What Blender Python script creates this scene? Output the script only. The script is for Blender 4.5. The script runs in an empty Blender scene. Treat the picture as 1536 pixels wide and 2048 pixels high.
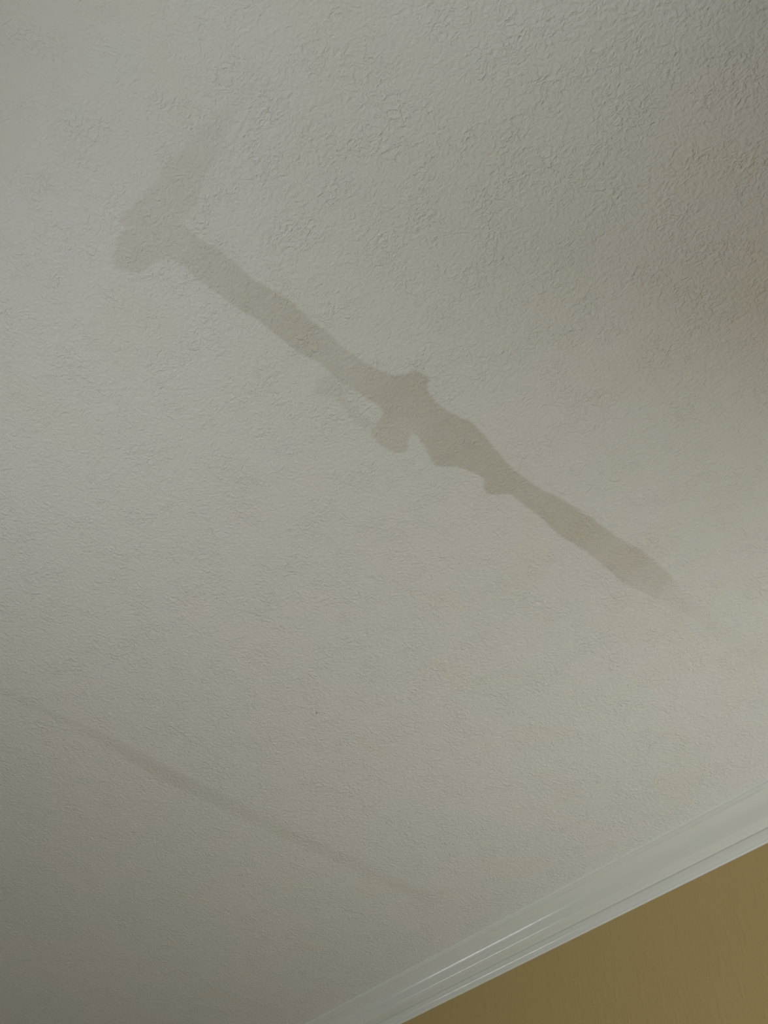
import bpy, bmesh, math, random
from mathutils import Matrix, Vector, noise

S = bpy.context.scene
COL = S.collection

# ------------------------------------------------------------------ camera
# World axes: +Y towards the tan wall (across it), -X along the crown moulding,
# Z up.  The camera is hand-held 1.6 m under the ceiling, tilted up ~49 degrees.
F_PX = 2230.0
CEIL = 2.74                      # ceiling height
H = 1.606                        # camera to ceiling
CAM_Z = CEIL - H
dX = Vector((-2728, 2388, F_PX)).normalized()        # in camera axes (right, down, forward)
dY = Vector((4271, 2795, F_PX)); dY = (dY - dY.dot(dX) * dX).normalized()
UP = -dX.cross(dY)
RIGHT = Vector((-dX[0], dY[0], UP[0]))
DOWN = Vector((-dX[1], dY[1], UP[1]))
FWD = Vector((-dX[2], dY[2], UP[2]))
cam_d = bpy.data.cameras.new('camera')
cam_d.sensor_fit = 'HORIZONTAL'
cam_d.sensor_width = 36.0
cam_d.lens = 36.0 * F_PX / 1536.0
cam_d.clip_start = 0.02
cam = bpy.data.objects.new('camera', cam_d)
COL.objects.link(cam)
m = Matrix((RIGHT, -DOWN, -FWD)).transposed().to_4x4()
m.translation = (0, 0, CAM_Z)
cam.matrix_world = m
S.camera = cam

# ------------------------------------------------------------------ room size
XR, XL = 0.12, -5.6              # wall_right, wall_left
YB, YF = 2.161, -0.50            # wall_back (the tan wall in view), wall_front

# ------------------------------------------------------------------ world, light, exposure
W = bpy.data.worlds.new('overcast_daylight')
S.world = W
W.use_nodes = True
W.node_tree.nodes['Background'].inputs[0].default_value = (0.75, 0.82, 0.9, 1)
W.node_tree.nodes['Background'].inputs[1].default_value = 0.6

# unseen windows added to fit the ceiling brightness: (wall, a0, a1, drop of head, drop of sill, radiance weight, colour)
UNSEEN_WINDOWS = [
    ('right', -0.13, 0.42, 0.11, 0.60, 0.09, (0.95, 1.0, 1.01)),      # added small high window beside the camera
    ('right', 1.58, 2.07, 1.33, 2.29, 3.26, (0.965, 1.0, 0.985)),        # added low strong window near the corner, added drape on its near side
    ('front', -1.66, -0.66, 0.85, 1.35, 1.38, (0.95, 1.0, 1.01)),     # added window behind the camera
    ('front', -0.90, -0.10, 0.38, 0.82, 0.25, (0.95, 1.0, 1.01)),      # added transom light above it
    ('front', -5.00, -3.95, 0.93, 1.13, 0.46, (0.96, 1.0, 0.97)),      # far window, mirrored in the gloss of the crown
]
GAIN = 0.91

for wall, a0, a1, t, b, wt, colr in UNSEEN_WINDOWS:
    L = bpy.data.lights.new('window_daylight', 'AREA')
    L.shape = 'RECTANGLE'
    L.size = (a1 - a0) - 0.02
    L.size_y = (b - t) - 0.02
    L.energy = GAIN * wt * math.pi ** 2
    L.color = colr
    o = bpy.data.objects.new('window_daylight', L)
    COL.objects.link(o)
    zc = CEIL - (t + b) / 2
    if wall == 'right':
        o.matrix_world = Matrix.Translation((XR + 0.012, (a0 + a1) / 2, zc)) @ Matrix.Rotation(math.pi / 2, 4, 'Z') @ Matrix.Rotation(math.pi / 2, 4, 'X')
    else:
        o.matrix_world = Matrix.Translation(((a0 + a1) / 2, YF - 0.012, zc)) @ Matrix.Rotation(math.pi, 4, 'Z') @ Matrix.Rotation(math.pi / 2, 4, 'X')
    # aim: area lights shine along local -Z
    want = Vector((-1, 0, 0)) if wall == 'right' else Vector((0, 1, 0))
    if (o.matrix_world.to_3x3() @ Vector((0, 0, -1))).dot(want) < 0:
        o.matrix_world = o.matrix_world @ Matrix.Rotation(math.pi, 4, 'X')

S.view_settings.view_transform = 'Standard'
S.view_settings.look = 'None'
S.view_settings.gamma = 1.0
S.view_settings.use_curve_mapping = False
S.view_settings.exposure = 0.0
S.cycles.max_bounces = 8
S.cycles.diffuse_bounces = 5


# ------------------------------------------------------------------ helpers
def link_mesh(name, verts, faces, mat, parent=None, smooth=False, kind=None, attr=None):
    me = bpy.data.meshes.new(name)
    me.from_pydata([tuple(v) for v in verts], [], faces)
    me.update()
    if smooth:
        me.polygons.foreach_set('use_smooth', [True] * len(me.polygons))
    if attr is not None:
        a = me.attributes.new('stain', 'FLOAT', 'POINT')
        a.data.foreach_set('value', attr)
    me.materials.append(mat)
    o = bpy.data.objects.new(name, me)
    COL.objects.link(o)
    if parent:
        o.parent = parent
    if kind:
        o['kind'] = kind
    return o


def box(x0, x1, y0, y1, z0, z1):
    v = [(x, y, z) for z in (z0, z1) for y in (y0, y1) for x in (x0, x1)]
    f = [(0, 2, 3, 1), (4, 5, 7, 6), (0, 1, 5, 4), (2, 6, 7, 3), (0, 4, 6, 2), (1, 3, 7, 5)]
    return v, f


def join(parts):
    V, Fc = [], []
    for v, f in parts:
        n = len(V)
        V += v
        Fc += [tuple(i + n for i in q) for q in f]
    return V, Fc


def material(name):
    mt = bpy.data.materials.new(name)
    mt.use_nodes = True
    nt = mt.node_tree
    return mt, nt, nt.nodes['Principled BSDF']


def N(nt, t, **kw):
    n = nt.nodes.new(t)
    for k, v in kw.items():
        setattr(n, k, v)
    return n


def noise_tex(nt, coord, scale, detail=2.0, rough=0.5, dist=0.0, ntype=None):
    n = N(nt, 'ShaderNodeTexNoise')
    n.inputs['Scale'].default_value = scale
    n.inputs['Detail'].default_value = detail
    n.inputs['Roughness'].default_value = rough
    n.inputs['Distortion'].default_value = dist
    nt.links.new(coord, n.inputs['Vector'])
    return n.outputs['Fac']


def mth(nt, op, a, b=None, c=None, clamp=False):
    n = N(nt, 'ShaderNodeMath', operation=op, use_clamp=clamp)
    for i, x in enumerate((a, b, c)):
        if x is None:
            continue
        if isinstance(x, (int, float)):
            n.inputs[i].default_value = x
        else:
            nt.links.new(x, n.inputs[i])
    return n.outputs[0]


def ramp(nt, fac, lo, hi, a=0.0, b=1.0):
    n = N(nt, 'ShaderNodeMapRange', interpolation_type='SMOOTHSTEP')
    nt.links.new(fac, n.inputs[0])
    n.inputs[1].default_value = lo
    n.inputs[2].default_value = hi
    n.inputs[3].default_value = a
    n.inputs[4].default_value = b
    return n.outputs[0]


def mix(nt, fac, c1, c2):
    n = N(nt, 'ShaderNodeMix', data_type='RGBA')
    if isinstance(fac, (int, float)):
        n.inputs[0].default_value = fac
    else:
        nt.links.new(fac, n.inputs[0])
    for i, c in ((6, c1), (7, c2)):
        if isinstance(c, tuple):
            n.inputs[i].default_value = (*c, 1)
        else:
            nt.links.new(c, n.inputs[i])
    return n.outputs[2]


# ------------------------------------------------------------------ materials
def ceiling_paint():
    mt, nt, bs = material('textured_ceiling_paint')
    co = N(nt, 'ShaderNodeNewGeometry').outputs['Position']
    # faint random cool / warm patches in the base colour
    n1 = noise_tex(nt, co, 2.6, 2, 0.55)
    n2 = noise_tex(nt, co, 5.5, 2, 0.5)
    base = mix(nt, ramp(nt, n1, 0.42, 0.58), (0.785, 0.797, 0.770), (0.805, 0.786, 0.778))
    base = mix(nt, ramp(nt, n2, 0.50, 0.66, 0.0, 0.75), base, (0.790, 0.787, 0.742))
    at = N(nt, 'ShaderNodeAttribute', attribute_type='GEOMETRY', attribute_name='stain').outputs['Fac']
    blot = noise_tex(nt, co, 14, 3, 0.6)
    am = mth(nt, 'MULTIPLY', at, ramp(nt, blot, 0.30, 0.62, 0.86, 1.06))
    col = mix(nt, am, base, (0.650, 0.630, 0.566))
    nt.links.new(col, bs.inputs['Base Color'])
    # worn skip texture: thin crisp ridges gathered in loose patches over a fine roller stipple
    warp = N(nt, 'ShaderNodeTexNoise'); warp.inputs['Scale'].default_value = 40; warp.inputs['Detail'].default_value = 1
    nt.links.new(co, warp.inputs['Vector'])
    v = N(nt, 'ShaderNodeVectorMath', operation='MULTIPLY_ADD')
    nt.links.new(warp.outputs['Color'], v.inputs[0]); v.inputs[1].default_value = (0.014,) * 3
    nt.links.new(co, v.inputs[2])
    patch = ramp(nt, noise_tex(nt, co, 15, 3, 0.6), 0.40, 0.64, 0.25, 0.85)
    dab = ramp(nt, noise_tex(nt, v.outputs[0], 120, 2.0, 0.55), 0.44, 0.66)
    curl = noise_tex(nt, v.outputs[0], 78, 1.0, 0.5)
    curl = ramp(nt, mth(nt, 'ABSOLUTE', mth(nt, 'SUBTRACT', curl, 0.53)), 0.0, 0.07, 1.0, 0.0)
    fine = noise_tex(nt, v.outputs[0], 150, 1.5, 0.5)
    h = mth(nt, 'MULTIPLY_ADD', curl, 0.45, dab)
    h = mth(nt, 'MULTIPLY', h, patch)
    h = mth(nt, 'MULTIPLY_ADD', fine, 2.1, h)
    bp = N(nt, 'ShaderNodeBump')
    bp.inputs['Strength'].default_value = 1.0
    bp.inputs['Distance'].default_value = 0.00088
    nt.links.new(h, bp.inputs['Height'])
    nt.links.new(bp.outputs[0], bs.inputs['Normal'])
    bs.inputs['Roughness'].default_value = 0.75
    bs.inputs['Specular IOR Level'].default_value = 0.25
    return mt


def gloss_white():
    mt, nt, bs = material('semigloss_white_trim_paint')
    co = N(nt, 'ShaderNodeNewGeometry').outputs['Position']
    n1 = noise_tex(nt, co, 4.0, 2, 0.5)
    nt.links.new(mix(nt, ramp(nt, n1, 0.4, 0.6), (0.78, 0.80, 0.74), (0.80, 0.80, 0.75)), bs.inputs['Base Color'])
    mp = N(nt, 'ShaderNodeMapping'); mp.inputs['Scale'].default_value = (0.12, 1, 1)
    nt.links.new(co, mp.inputs[0])
    h = noise_tex(nt, mp.outputs[0], 260, 2, 0.5)
    bp = N(nt, 'ShaderNodeBump'); bp.inputs['Strength'].default_value = 1.0; bp.inputs['Distance'].default_value = 0.00006
    nt.links.new(h, bp.inputs['Height']); nt.links.new(bp.outputs[0], bs.inputs['Normal'])
    bs.inputs['Roughness'].default_value = 0.15
    bs.inputs['Specular IOR Level'].default_value = 0.9
    return mt


def caulk_mat():
    mt, nt, bs = material('painted_caulk')
    co = N(nt, 'ShaderNodeNewGeometry').outputs['Position']
    n1 = noise_tex(nt, co, 30.0, 2, 0.5)
    nt.links.new(mix(nt, n1, (0.80, 0.80, 0.75), (0.84, 0.825, 0.78)), bs.inputs['Base Color'])
    h = noise_tex(nt, co, 180, 2, 0.6)
    bp = N(nt, 'ShaderNodeBump'); bp.inputs['Distance'].default_value = 0.0004
    nt.links.new(h, bp.inputs['Height']); nt.links.new(bp.outputs[0], bs.inputs['Normal'])
    bs.inputs['Roughness'].default_value = 0.5
    return mt


def tan_paint():
    mt, nt, bs = material('tan_wall_paint')
    co = N(nt, 'ShaderNodeNewGeometry').outputs['Position']
    n1 = noise_tex(nt, co, 6, 3, 0.5)
    nt.links.new(mix(nt, n1, (0.495, 0.366, 0.154), (0.525, 0.390, 0.172)), bs.inputs['Base Color'])
    mp = N(nt, 'ShaderNodeMapping'); mp.inputs['Scale'].default_value = (1, 1, 0.25)
    nt.links.new(co, mp.inputs[0])
    a = noise_tex(nt, mp.outputs[0], 130, 2, 0.55)
    b = ramp(nt, noise_tex(nt, mp.outputs[0], 60, 2, 0.5), 0.55, 0.66)
    h = mth(nt, 'MULTIPLY_ADD', b, 0.5, a)
    bp = N(nt, 'ShaderNodeBump'); bp.inputs['Distance'].default_value = 0.0005
    nt.links.new(h, bp.inputs['Height']); nt.links.new(bp.outputs[0], bs.inputs['Normal'])
    bs.inputs['Roughness'].default_value = 0.65
    bs.inputs['Specular IOR Level'].default_value = 0.3
    return mt


def floor_mat():
    mt, nt, bs = material('oak_floor_boards')
    co = N(nt, 'ShaderNodeNewGeometry').outputs['Position']
    mp = N(nt, 'ShaderNodeMapping'); mp.inputs['Scale'].default_value = (1, 9, 1)
    nt.links.new(co, mp.inputs[0])
    n1 = noise_tex(nt, mp.outputs[0], 3, 5, 0.6)
    nt.links.new(mix(nt, n1, (0.16, 0.13, 0.10), (0.25, 0.21, 0.165)), bs.inputs['Base Color'])
    bs.inputs['Roughness'].default_value = 0.6
    return mt


def glass_mat():
    mt, nt, bs = material('window_glass')
    bs.inputs['Base Color'].default_value = (0.95, 0.98, 0.97, 1)
    bs.inputs['Transmission Weight'].default_value = 1.0
    bs.inputs['Roughness'].default_value = 0.0
    return mt


M_CEIL, M_TRIM, M_CAULK, M_WALL, M_FLOOR, M_GLASS = ceiling_paint(), gloss_white(), caulk_mat(), tan_paint(), floor_mat(), glass_mat()

M_PALE = bpy.data.materials.new('pale_grey_wall_paint'); M_PALE.use_nodes = True
M_PALE.node_tree.nodes['Principled BSDF'].inputs['Base Color'].default_value = (0.42, 0.42, 0.40, 1)

# ------------------------------------------------------------------ structure
T = 0.12
v, f = box(XL - T, XR + T, YF - T, YB + T, CEIL, CEIL + T)
ceiling = link_mesh('ceiling', v, f, M_CEIL, kind='structure')
ceiling['label'] = 'off-white textured ceiling with faded seams'
v, f = box(XL - T, XR + T, YF - T, YB + T, -T, 0)
link_mesh('floor', v, f, M_FLOOR, kind='structure')
v, f = box(XL - T, XR + T, YB, YB + T, 0, CEIL)
wall_back = link_mesh('wall_back', v, f, M_WALL, kind='structure')
v, f = box(XL - T, XL, YF, YB, 0, CEIL)
link_mesh('wall_left', v, f, M_PALE, kind='structure')


def pierced_wall(name, axis, pos0, pos1, a_lo, a_hi, holes):
    """boxes around rectangular holes (a0, a1, z0, z1), all along one axis"""
    parts = []
    def seg(a0, a1, z0, z1):
        if a1 - a0 < 1e-4 or z1 - z0 < 1e-4:
            return
        parts.append(box(pos0, pos1, a0, a1, z0, z1) if axis == 'y' else box(a0, a1, pos0, pos1, z0, z1))
    cur = a_lo
    for a0, a1, z0, z1 in sorted(holes):
        seg(cur, a0, 0, CEIL)
        seg(a0, a1, 0, z0)
        seg(a0, a1, z1, CEIL)
        cur = a1
    seg(cur, a_hi, 0, CEIL)
    v, f = join(parts)
    return link_mesh(name, v, f, M_PALE, kind='structure')


holes_r = [(a0, a1, CEIL - b, CEIL - t) for w, a0, a1, t, b, *_ in UNSEEN_WINDOWS if w == 'right']
holes_f = [(a0, a1, CEIL - b, CEIL - t) for w, a0, a1, t, b, *_ in UNSEEN_WINDOWS if w == 'front']
pierced_wall('wall_right', 'y', XR, XR + T, YF, YB, holes_r)
pierced_wall('wall_front', 'x', YF - T, YF, XL - T, XR + T, holes_f)

# each unseen, added window: frame set in the reveal, a muntin, and glass
for i, (w, a0, a1, z0, z1) in enumerate([('r', *h) for h in holes_r] + [('f', *h) for h in holes_f]):
    fr, d0, d1 = 0.03, 0.045, 0.085
    def wb(p0, p1, q0, q1, e0=d0, e1=d1):
        return box(XR + e0, XR + e1, p0, p1, q0, q1) if w == 'r' else box(p0, p1, YF - e1, YF - e0, q0, q1)
    am = (a0 + a1) / 2
    v, f = join([wb(a0, a0 + fr, z0, z1), wb(a1 - fr, a1, z0, z1), wb(a0 + fr, a1 - fr, z0, z0 + fr), wb(a0 + fr, a1 - fr, z1 - fr, z1)])
    wo = link_mesh('window_%d' % (i + 1), v, f, M_TRIM, kind='structure')
    v, f = wb(am - 0.01, am + 0.01, z0 + fr, z1 - fr)
    link_mesh('muntin', v, f, M_TRIM, parent=wo)
    v, f = wb(a0 + fr, a1 - fr, z0 + fr, z1 - fr, 0.062, 0.066)
    link_mesh('pane', v, f, M_GLASS, parent=wo)

# added gathered drape, unseen, at the low window to cast a soft ceiling shadow
M_ADDED_DRAPE = bpy.data.materials.new('heavy_grey_drape'); M_ADDED_DRAPE.use_nodes = True
M_ADDED_DRAPE.node_tree.nodes['Principled BSDF'].inputs['Base Color'].default_value = (0.30, 0.29, 0.27, 1)
M_ADDED_DRAPE.node_tree.nodes['Principled BSDF'].inputs['Roughness'].default_value = 0.9
V, Fc = [], []
ND = 72
for z in (0.03, CEIL - 0.03):
    for k in range(ND + 1):
        V.append((XR - 0.005 - 0.195 * (k / ND), 1.61 + 0.028 * math.sin(k / ND * 6 * 2 * math.pi), z))
for k in range(ND):
    Fc.append((k, k + 1, ND + 2 + k, ND + 1 + k))
added_drape = link_mesh('curtain', V, Fc, M_ADDED_DRAPE, parent=bpy.data.objects['window_2'], smooth=True)
sm = added_drape.modifiers.new('thickness', 'SOLIDIFY'); sm.thickness = 0.004

# ------------------------------------------------------------------ crown moulding (trim_1)
def bez(p0, p1, p2, p3, n):
    out = []
    for i in range(n + 1):
        t = i / n
        out.append(tuple((1 - t) ** 3 * a + 3 * t * (1 - t) ** 2 * b + 3 * t * t * (1 - t) * c + t ** 3 * d for a, b, c, d in zip(p0, p1, p2, p3)))
    return out


def tangent(p, q, th0, th1, k=0.36):
    L = math.dist(p, q) * k
    a0, a1 = math.radians(th0), math.radians(th1)
    return (p[0] - L * math.cos(a0), p[1] + L * math.sin(a0)), (q[0] + L * math.cos(a1), q[1] - L * math.sin(a1))


# (distance from wall, drop below ceiling)
PROF = [(0.0860, 0.0), (0.0860, 0.0055)]
PROF += bez((0.0860, 0.0055), (0.0855, 0.0085), (0.082, 0.0095), (0.0785, 0.0098), 6)[1:]
PROF += [(0.0778, 0.0135)]
OGEE = [((0.0765, 0.0140), 14), ((0.0525, 0.0300), 62), ((0.0470, 0.0430), 75), ((0.0420, 0.0560), 62), ((0.0125, 0.0640), 10)]
for (p, ta), (q, tb) in zip(OGEE, OGEE[1:]):
    c1, c2 = tangent(p, q, ta, tb)
    PROF += bez(p, c1, c2, q, 10)[(0 if p == OGEE[0][0] else 1):]
PROF += [(0.0122, 0.0664)]
PROF += bez((0.0138, 0.0666), (0.0138, 0.0720), (0.0122, 0.0775), (0.0098, 0.0815), 12)
PROF += bez((0.0098, 0.0815), (0.0083, 0.0840), (0.0060, 0.0862), (0.0052, 0.0868), 8)[1:]
PROF += [(0.0050, 0.0893)]
PROF += [(0.0, 0.0893)]


def sweep(name, prof, x0, x1, mat, parent=None, kind=None, smooth_ang=0.6, seg=1, wob=None):
    V, Fc = [], []
    n = len(prof)
    for k in range(seg + 1):
        x = x0 + (x1 - x0) * k / seg
        for j, (p, d) in enumerate(prof):
            dp, dd = wob(x, j) if wob else (0, 0)
            V.append((x, YB - p - dp, CEIL - d - dd))
    for k in range(seg):
        for j in range(n - 1):
            a = k * n + j
            Fc.append((a, a + 1, a + n + 1, a + n))
    # closing back faces against the wall / ceiling corner
    for k in range(seg):
        a = k * n
        Fc.append((a + n - 1, a, a + n, a + 2 * n - 1))
    Fc.append(tuple(range(n - 1, -1, -1)))
    Fc.append(tuple(seg * n + j for j in range(n)))
    o = link_mesh(name, V, Fc, mat, parent, smooth=True, kind=kind)
    bm = bmesh.new(); bm.from_mesh(o.data)
    bmesh.ops.recalc_face_normals(bm, faces=bm.faces)
    for e in bm.edges:
        if len(e.link_faces) == 2 and e.calc_face_angle(0) > smooth_ang:
            e.smooth = False
    bm.to_mesh(o.data); bm.free()
    return o


JOINT_X = -2.72                  # scarf joint between the two lengths
crown = sweep('trim_1', PROF + [(0.0, 0.0)], JOINT_X + 0.0004, XR, M_TRIM, kind='structure')
crown['label'] = 'white glossy crown moulding between ceiling and tan wall'
piece = sweep('moulding_length', PROF + [(0.0, 0.0)], XL, JOINT_X - 0.0004, M_TRIM, parent=crown)


def nz(x, s, seed):
    return noise.noise(Vector((x * s, seed, 0.3)))


# caulk where the crown meets the ceiling: a slightly ragged thin bead
def wob_top(x, j):
    a = 0.0020 * nz(x, 24, 2.0) + 0.0022 * nz(x, 85, 5.0)
    return (a, 0) if j in (0,) else ((a * 0.5, 0) if j == 1 else (0, 0))
sweep('caulk_bead', [(0.0892, -0.001), (0.0885, 0.0010), (0.0868, 0.0026), (0.0850, 0.0040), (0.0850, -0.001)], XL + 0.01, XR - 0.002, M_CAULK,
      parent=crown, seg=900, wob=wob_top, smooth_ang=1.2)


def wob_bot(x, j):
    a = 0.0006 * nz(x, 20, 9.0) + 0.0005 * nz(x, 70, 12.0)
    return (0, a) if j in (2, 3) else (0, 0)
sweep('caulk_bead', [(-0.0006, 0.0888), (0.0042, 0.0888), (0.0034, 0.0908), (0.0008, 0.0924), (-0.0006, 0.0924)], XL + 0.01, XR - 0.002, M_CAULK,
      parent=crown, seg=900, wob=wob_bot, smooth_ang=1.2)

# ------------------------------------------------------------------ stains and joints on the ceiling
def to_ceiling(px, py):
    """where the sight line through a point of the photograph meets the ceiling (metres)"""
    r = Vector((px - 768.0, py - 1024.0, F_PX))
    t = H / r.dot(UP)
    return (-r.dot(dX) * t, r.dot(dY) * t)


def sdf(poly, x, y):
    """signed distance to a polygon, negative inside"""
    d = 1e9
    ins = False
    n = len(poly)
    j = n - 1
    for i in range(n):
        xi, yi = poly[i]; xj, yj = poly[j]
        ex, ey = xj - xi, yj - yi
        wx, wy = x - xi, y - yi
        t = max(0.0, min(1.0, (wx * ex + wy * ey) / (ex * ex + ey * ey + 1e-12)))
        qx, qy = wx - ex * t, wy - ey * t
        d = min(d, qx * qx + qy * qy)
        if (yi > y) != (yj > y) and x < (xj - xi) * (y - yi) / (yj - yi) + xi:
            ins = not ins
        j = i
    return -math.sqrt(d) if ins else math.sqrt(d)


def sst(a, b, x):
    t = max(0.0, min(1.0, (x - a) / (b - a)))
    return t * t * (3 - 2 * t)


def patch(name, label, shapes, step=0.004, drop=0.0003, relief=None, pad=0.014):
    """thin skin on the ceiling carrying the stain strength per vertex.
    shapes: (pixel polygon, edge softness m, [(px, py, strength), ...])"""
    P = []
    for poly, soft, keys in shapes:
        P.append(([to_ceiling(*q) for q in poly], soft, [(*to_ceiling(a, b), s) for a, b, s in keys]))
    xs = [p[0] for q in P for p in q[0]]; ys = [p[1] for q in P for p in q[0]]
    x0, x1, y0, y1 = min(xs) - pad, max(xs) + pad, min(ys) - pad, max(ys) + pad
    nx, ny = int((x1 - x0) / step) + 1, int((y1 - y0) / step) + 1
    val, near = {}, {}
    for iy in range(ny + 1):
        for ix in range(nx + 1):
            x, y = x0 + ix * step, y0 + iy * step
            wx = x + 0.0020 * noise.noise(Vector((x * 45, y * 45, 1.0))) + 0.0014 * noise.noise(Vector((x * 130, y * 130, 4.0))) + 0.0012 * noise.noise(Vector((x * 240, y * 240, 14.0)))
            wy = y + 0.0020 * noise.noise(Vector((x * 45, y * 45, 7.0))) + 0.0014 * noise.noise(Vector((x * 130, y * 130, 9.0))) + 0.0012 * noise.noise(Vector((x * 240, y * 240, 19.0)))
            best, dm = 0.0, 1e9
            for poly, soft, keys in P:
                d = sdf(poly, wx, wy)
                dm = min(dm, d - soft)
                if d > soft:
                    continue
                sw = st = 0.0
                for kx, ky, s in keys:
                    w = 1.0 / ((x - kx) ** 2 + (y - ky) ** 2 + 1e-5) ** 1.5
                    sw += w; st += w * s
                k = st / sw * (1 - sst(-soft, soft, d))
                # edge of a dried stain is a touch darker
                best = max(best, k)
            val[ix, iy] = best
            near[ix, iy] = dm < 0.006
    idx, V, A_, Fc = {}, [], [], []
    def vid(ix, iy):
        if (ix, iy) not in idx:
            idx[ix, iy] = len(V)
            x, y = x0 + ix * step, y0 + iy * step
            z = CEIL - drop - (relief * val[ix, iy] if relief else 0)
            V.append((x, y, z)); A_.append(val[ix, iy])
        return idx[ix, iy]
    for iy in range(ny):
        for ix in range(nx):
            if any(near[ix + a, iy + b] for a in (0, 1) for b in (0, 1)):
                Fc.append((vid(ix, iy), vid(ix, iy + 1), vid(ix + 1, iy + 1), vid(ix + 1, iy)))
    o = link_mesh(name, V, Fc, M_CEIL, parent=ceiling, smooth=True, attr=A_)
    o['label'] = label
    return o


MAIN = [(350, 438), (365, 447), (400, 478), (440, 500), (470, 525), (500, 552), (540, 578), (575, 595), (620, 640), (647, 658), (688, 694),
        (726, 723), (764, 741), (790, 751), (805, 748), (831, 742), (849, 748), (858, 757), (854, 779), (870, 802), (893, 821), (946, 845),
        (966, 867), (990, 898), (1026, 938), (1072, 972), (1133, 1003), (1179, 1033), (1232, 1072), (1286, 1102), (1331, 1140), (1354, 1163),
        (1364, 1184), (1348, 1196), (1312, 1196), (1286, 1184), (1248, 1167), (1209, 1133), (1175, 1104), (1118, 1070), (1080, 1033), (1040, 1003),
        (1019, 988), (990, 989), (975, 987), (967, 973), (968, 957), (946, 944), (910, 933), (872, 933), (861, 920), (855, 902), (842, 884),
        (834, 870), (823, 867), (815, 884), (816, 899), (805, 908), (787, 905), (764, 892), (746, 876), (741, 864), (755, 846), (767, 826),
        (760, 813), (732, 796), (705, 779), (682, 764), (659, 744), (635, 723), (600, 706), (550, 668), (518, 640), (475, 618), (449, 598),
        (420, 578), (394, 556), (371, 536), (345, 520), (318, 500), (320, 460)]
LOBE = [(665, 745), (632, 758), (629, 788), (650, 797), (664, 790), (680, 805), (700, 835), (722, 856), (745, 866), (755, 846), (735, 838), (712, 812),
        (690, 795), (700, 780)]
BR1 = [(340, 440), (332, 447), (362, 442), (384, 420), (397, 403), (401, 383), (417, 344), (443, 308), (458, 262), (469, 235), (505, 190), (518, 160), (495, 165),
       (455, 200), (425, 240), (391, 262), (358, 308), (332, 330), (313, 360), (288, 388), (262, 412), (240, 440), (250, 455), (232, 485),
       (226, 510), (228, 533), (264, 547), (290, 539), (315, 523), (345, 518), (372, 530), (350, 470)]
TAIL = [(1345, 1180), (1380, 1200), (1440, 1240), (1500, 1275), (1580, 1335), (1560, 1365), (1500, 1325), (1440, 1285), (1380, 1235), (1320, 1200)]
patch('water_stain', 'faded tan-grey stain running diagonally along a ceiling seam, with a short fainter arm', [
    (MAIN, 0.0035, [(345, 480, 0.42), (400, 530, 0.62), (560, 640, 0.78), (700, 740, 0.72), (830, 800, 0.95), (800, 880, 0.75), (900, 880, 1.0),
                    (1000, 950, 1.0), (1120, 1040, 0.95), (1250, 1120, 0.82), (1310, 1165, 0.60), (1350, 1180, 0.25)]),
    (LOBE, 0.006, [(645, 775, 0.42), (720, 845, 0.3)]),
    (BR1, 0.006, [(260, 500, 0.50), (300, 470, 0.42), (340, 400, 0.42), (380, 360, 0.36), (440, 260, 0.26), (500, 180, 0.12), (340, 500, 0.42)]),
    (TAIL, 0.010, [(1345, 1190, 0.22), (1400, 1225, 0.16), (1480, 1280, 0.14), (1560, 1340, 0.14)])], step=0.0028)

SEAM = [(-40, 1358), (0, 1374), (100, 1418), (200, 1462), (260, 1490), (330, 1528), (450, 1590), (560, 1648), (660, 1692), (760, 1738), (860, 1786),
        (930, 1820), (915, 1832), (850, 1808), (750, 1758), (650, 1712), (560, 1672), (450, 1618), (330, 1560), (260, 1522), (200, 1480), (100, 1432),
        (0, 1386), (-40, 1368)]
patch('tape_joint', 'thin dark drywall seam across the dim lower left ceiling', [
    (SEAM, 0.011, [(0, 1380, 0.22), (150, 1445, 0.28), (240, 1495, 0.42), (330, 1545, 0.5), (450, 1605, 0.32), (620, 1685, 0.26), (800, 1772, 0.24), (920, 1826, 0.1)])],
    step=0.006, drop=0.00018, relief=0.0008)

# ------------------------------------------------------------------ tiny dark specks on the ceiling
def speck(px, py, r):
    x, y = to_ceiling(px, py)
    bm = bmesh.new()
    bmesh.ops.create_icosphere(bm, subdivisions=1, radius=r)
    for vv in bm.verts:
        vv.co = Vector((vv.co.x * 1.5 + x, vv.co.y + y, vv.co.z * 0.4 + CEIL - 0.0003))
    me = bpy.data.meshes.new('speck'); bm.to_mesh(me); bm.free()
    mt = bpy.data.materials.get('dark_speck')
    if not mt:
        mt = bpy.data.materials.new('dark_speck'); mt.use_nodes = True
        mt.node_tree.nodes['Principled BSDF'].inputs['Base Color'].default_value = (0.12, 0.11, 0.1, 1)
    me.materials.append(mt)
    o = bpy.data.objects.new('speck', me); COL.objects.link(o); o.parent = ceiling
speck(633, 1426, 0.0015)
speck(666, 1524, 0.0011)
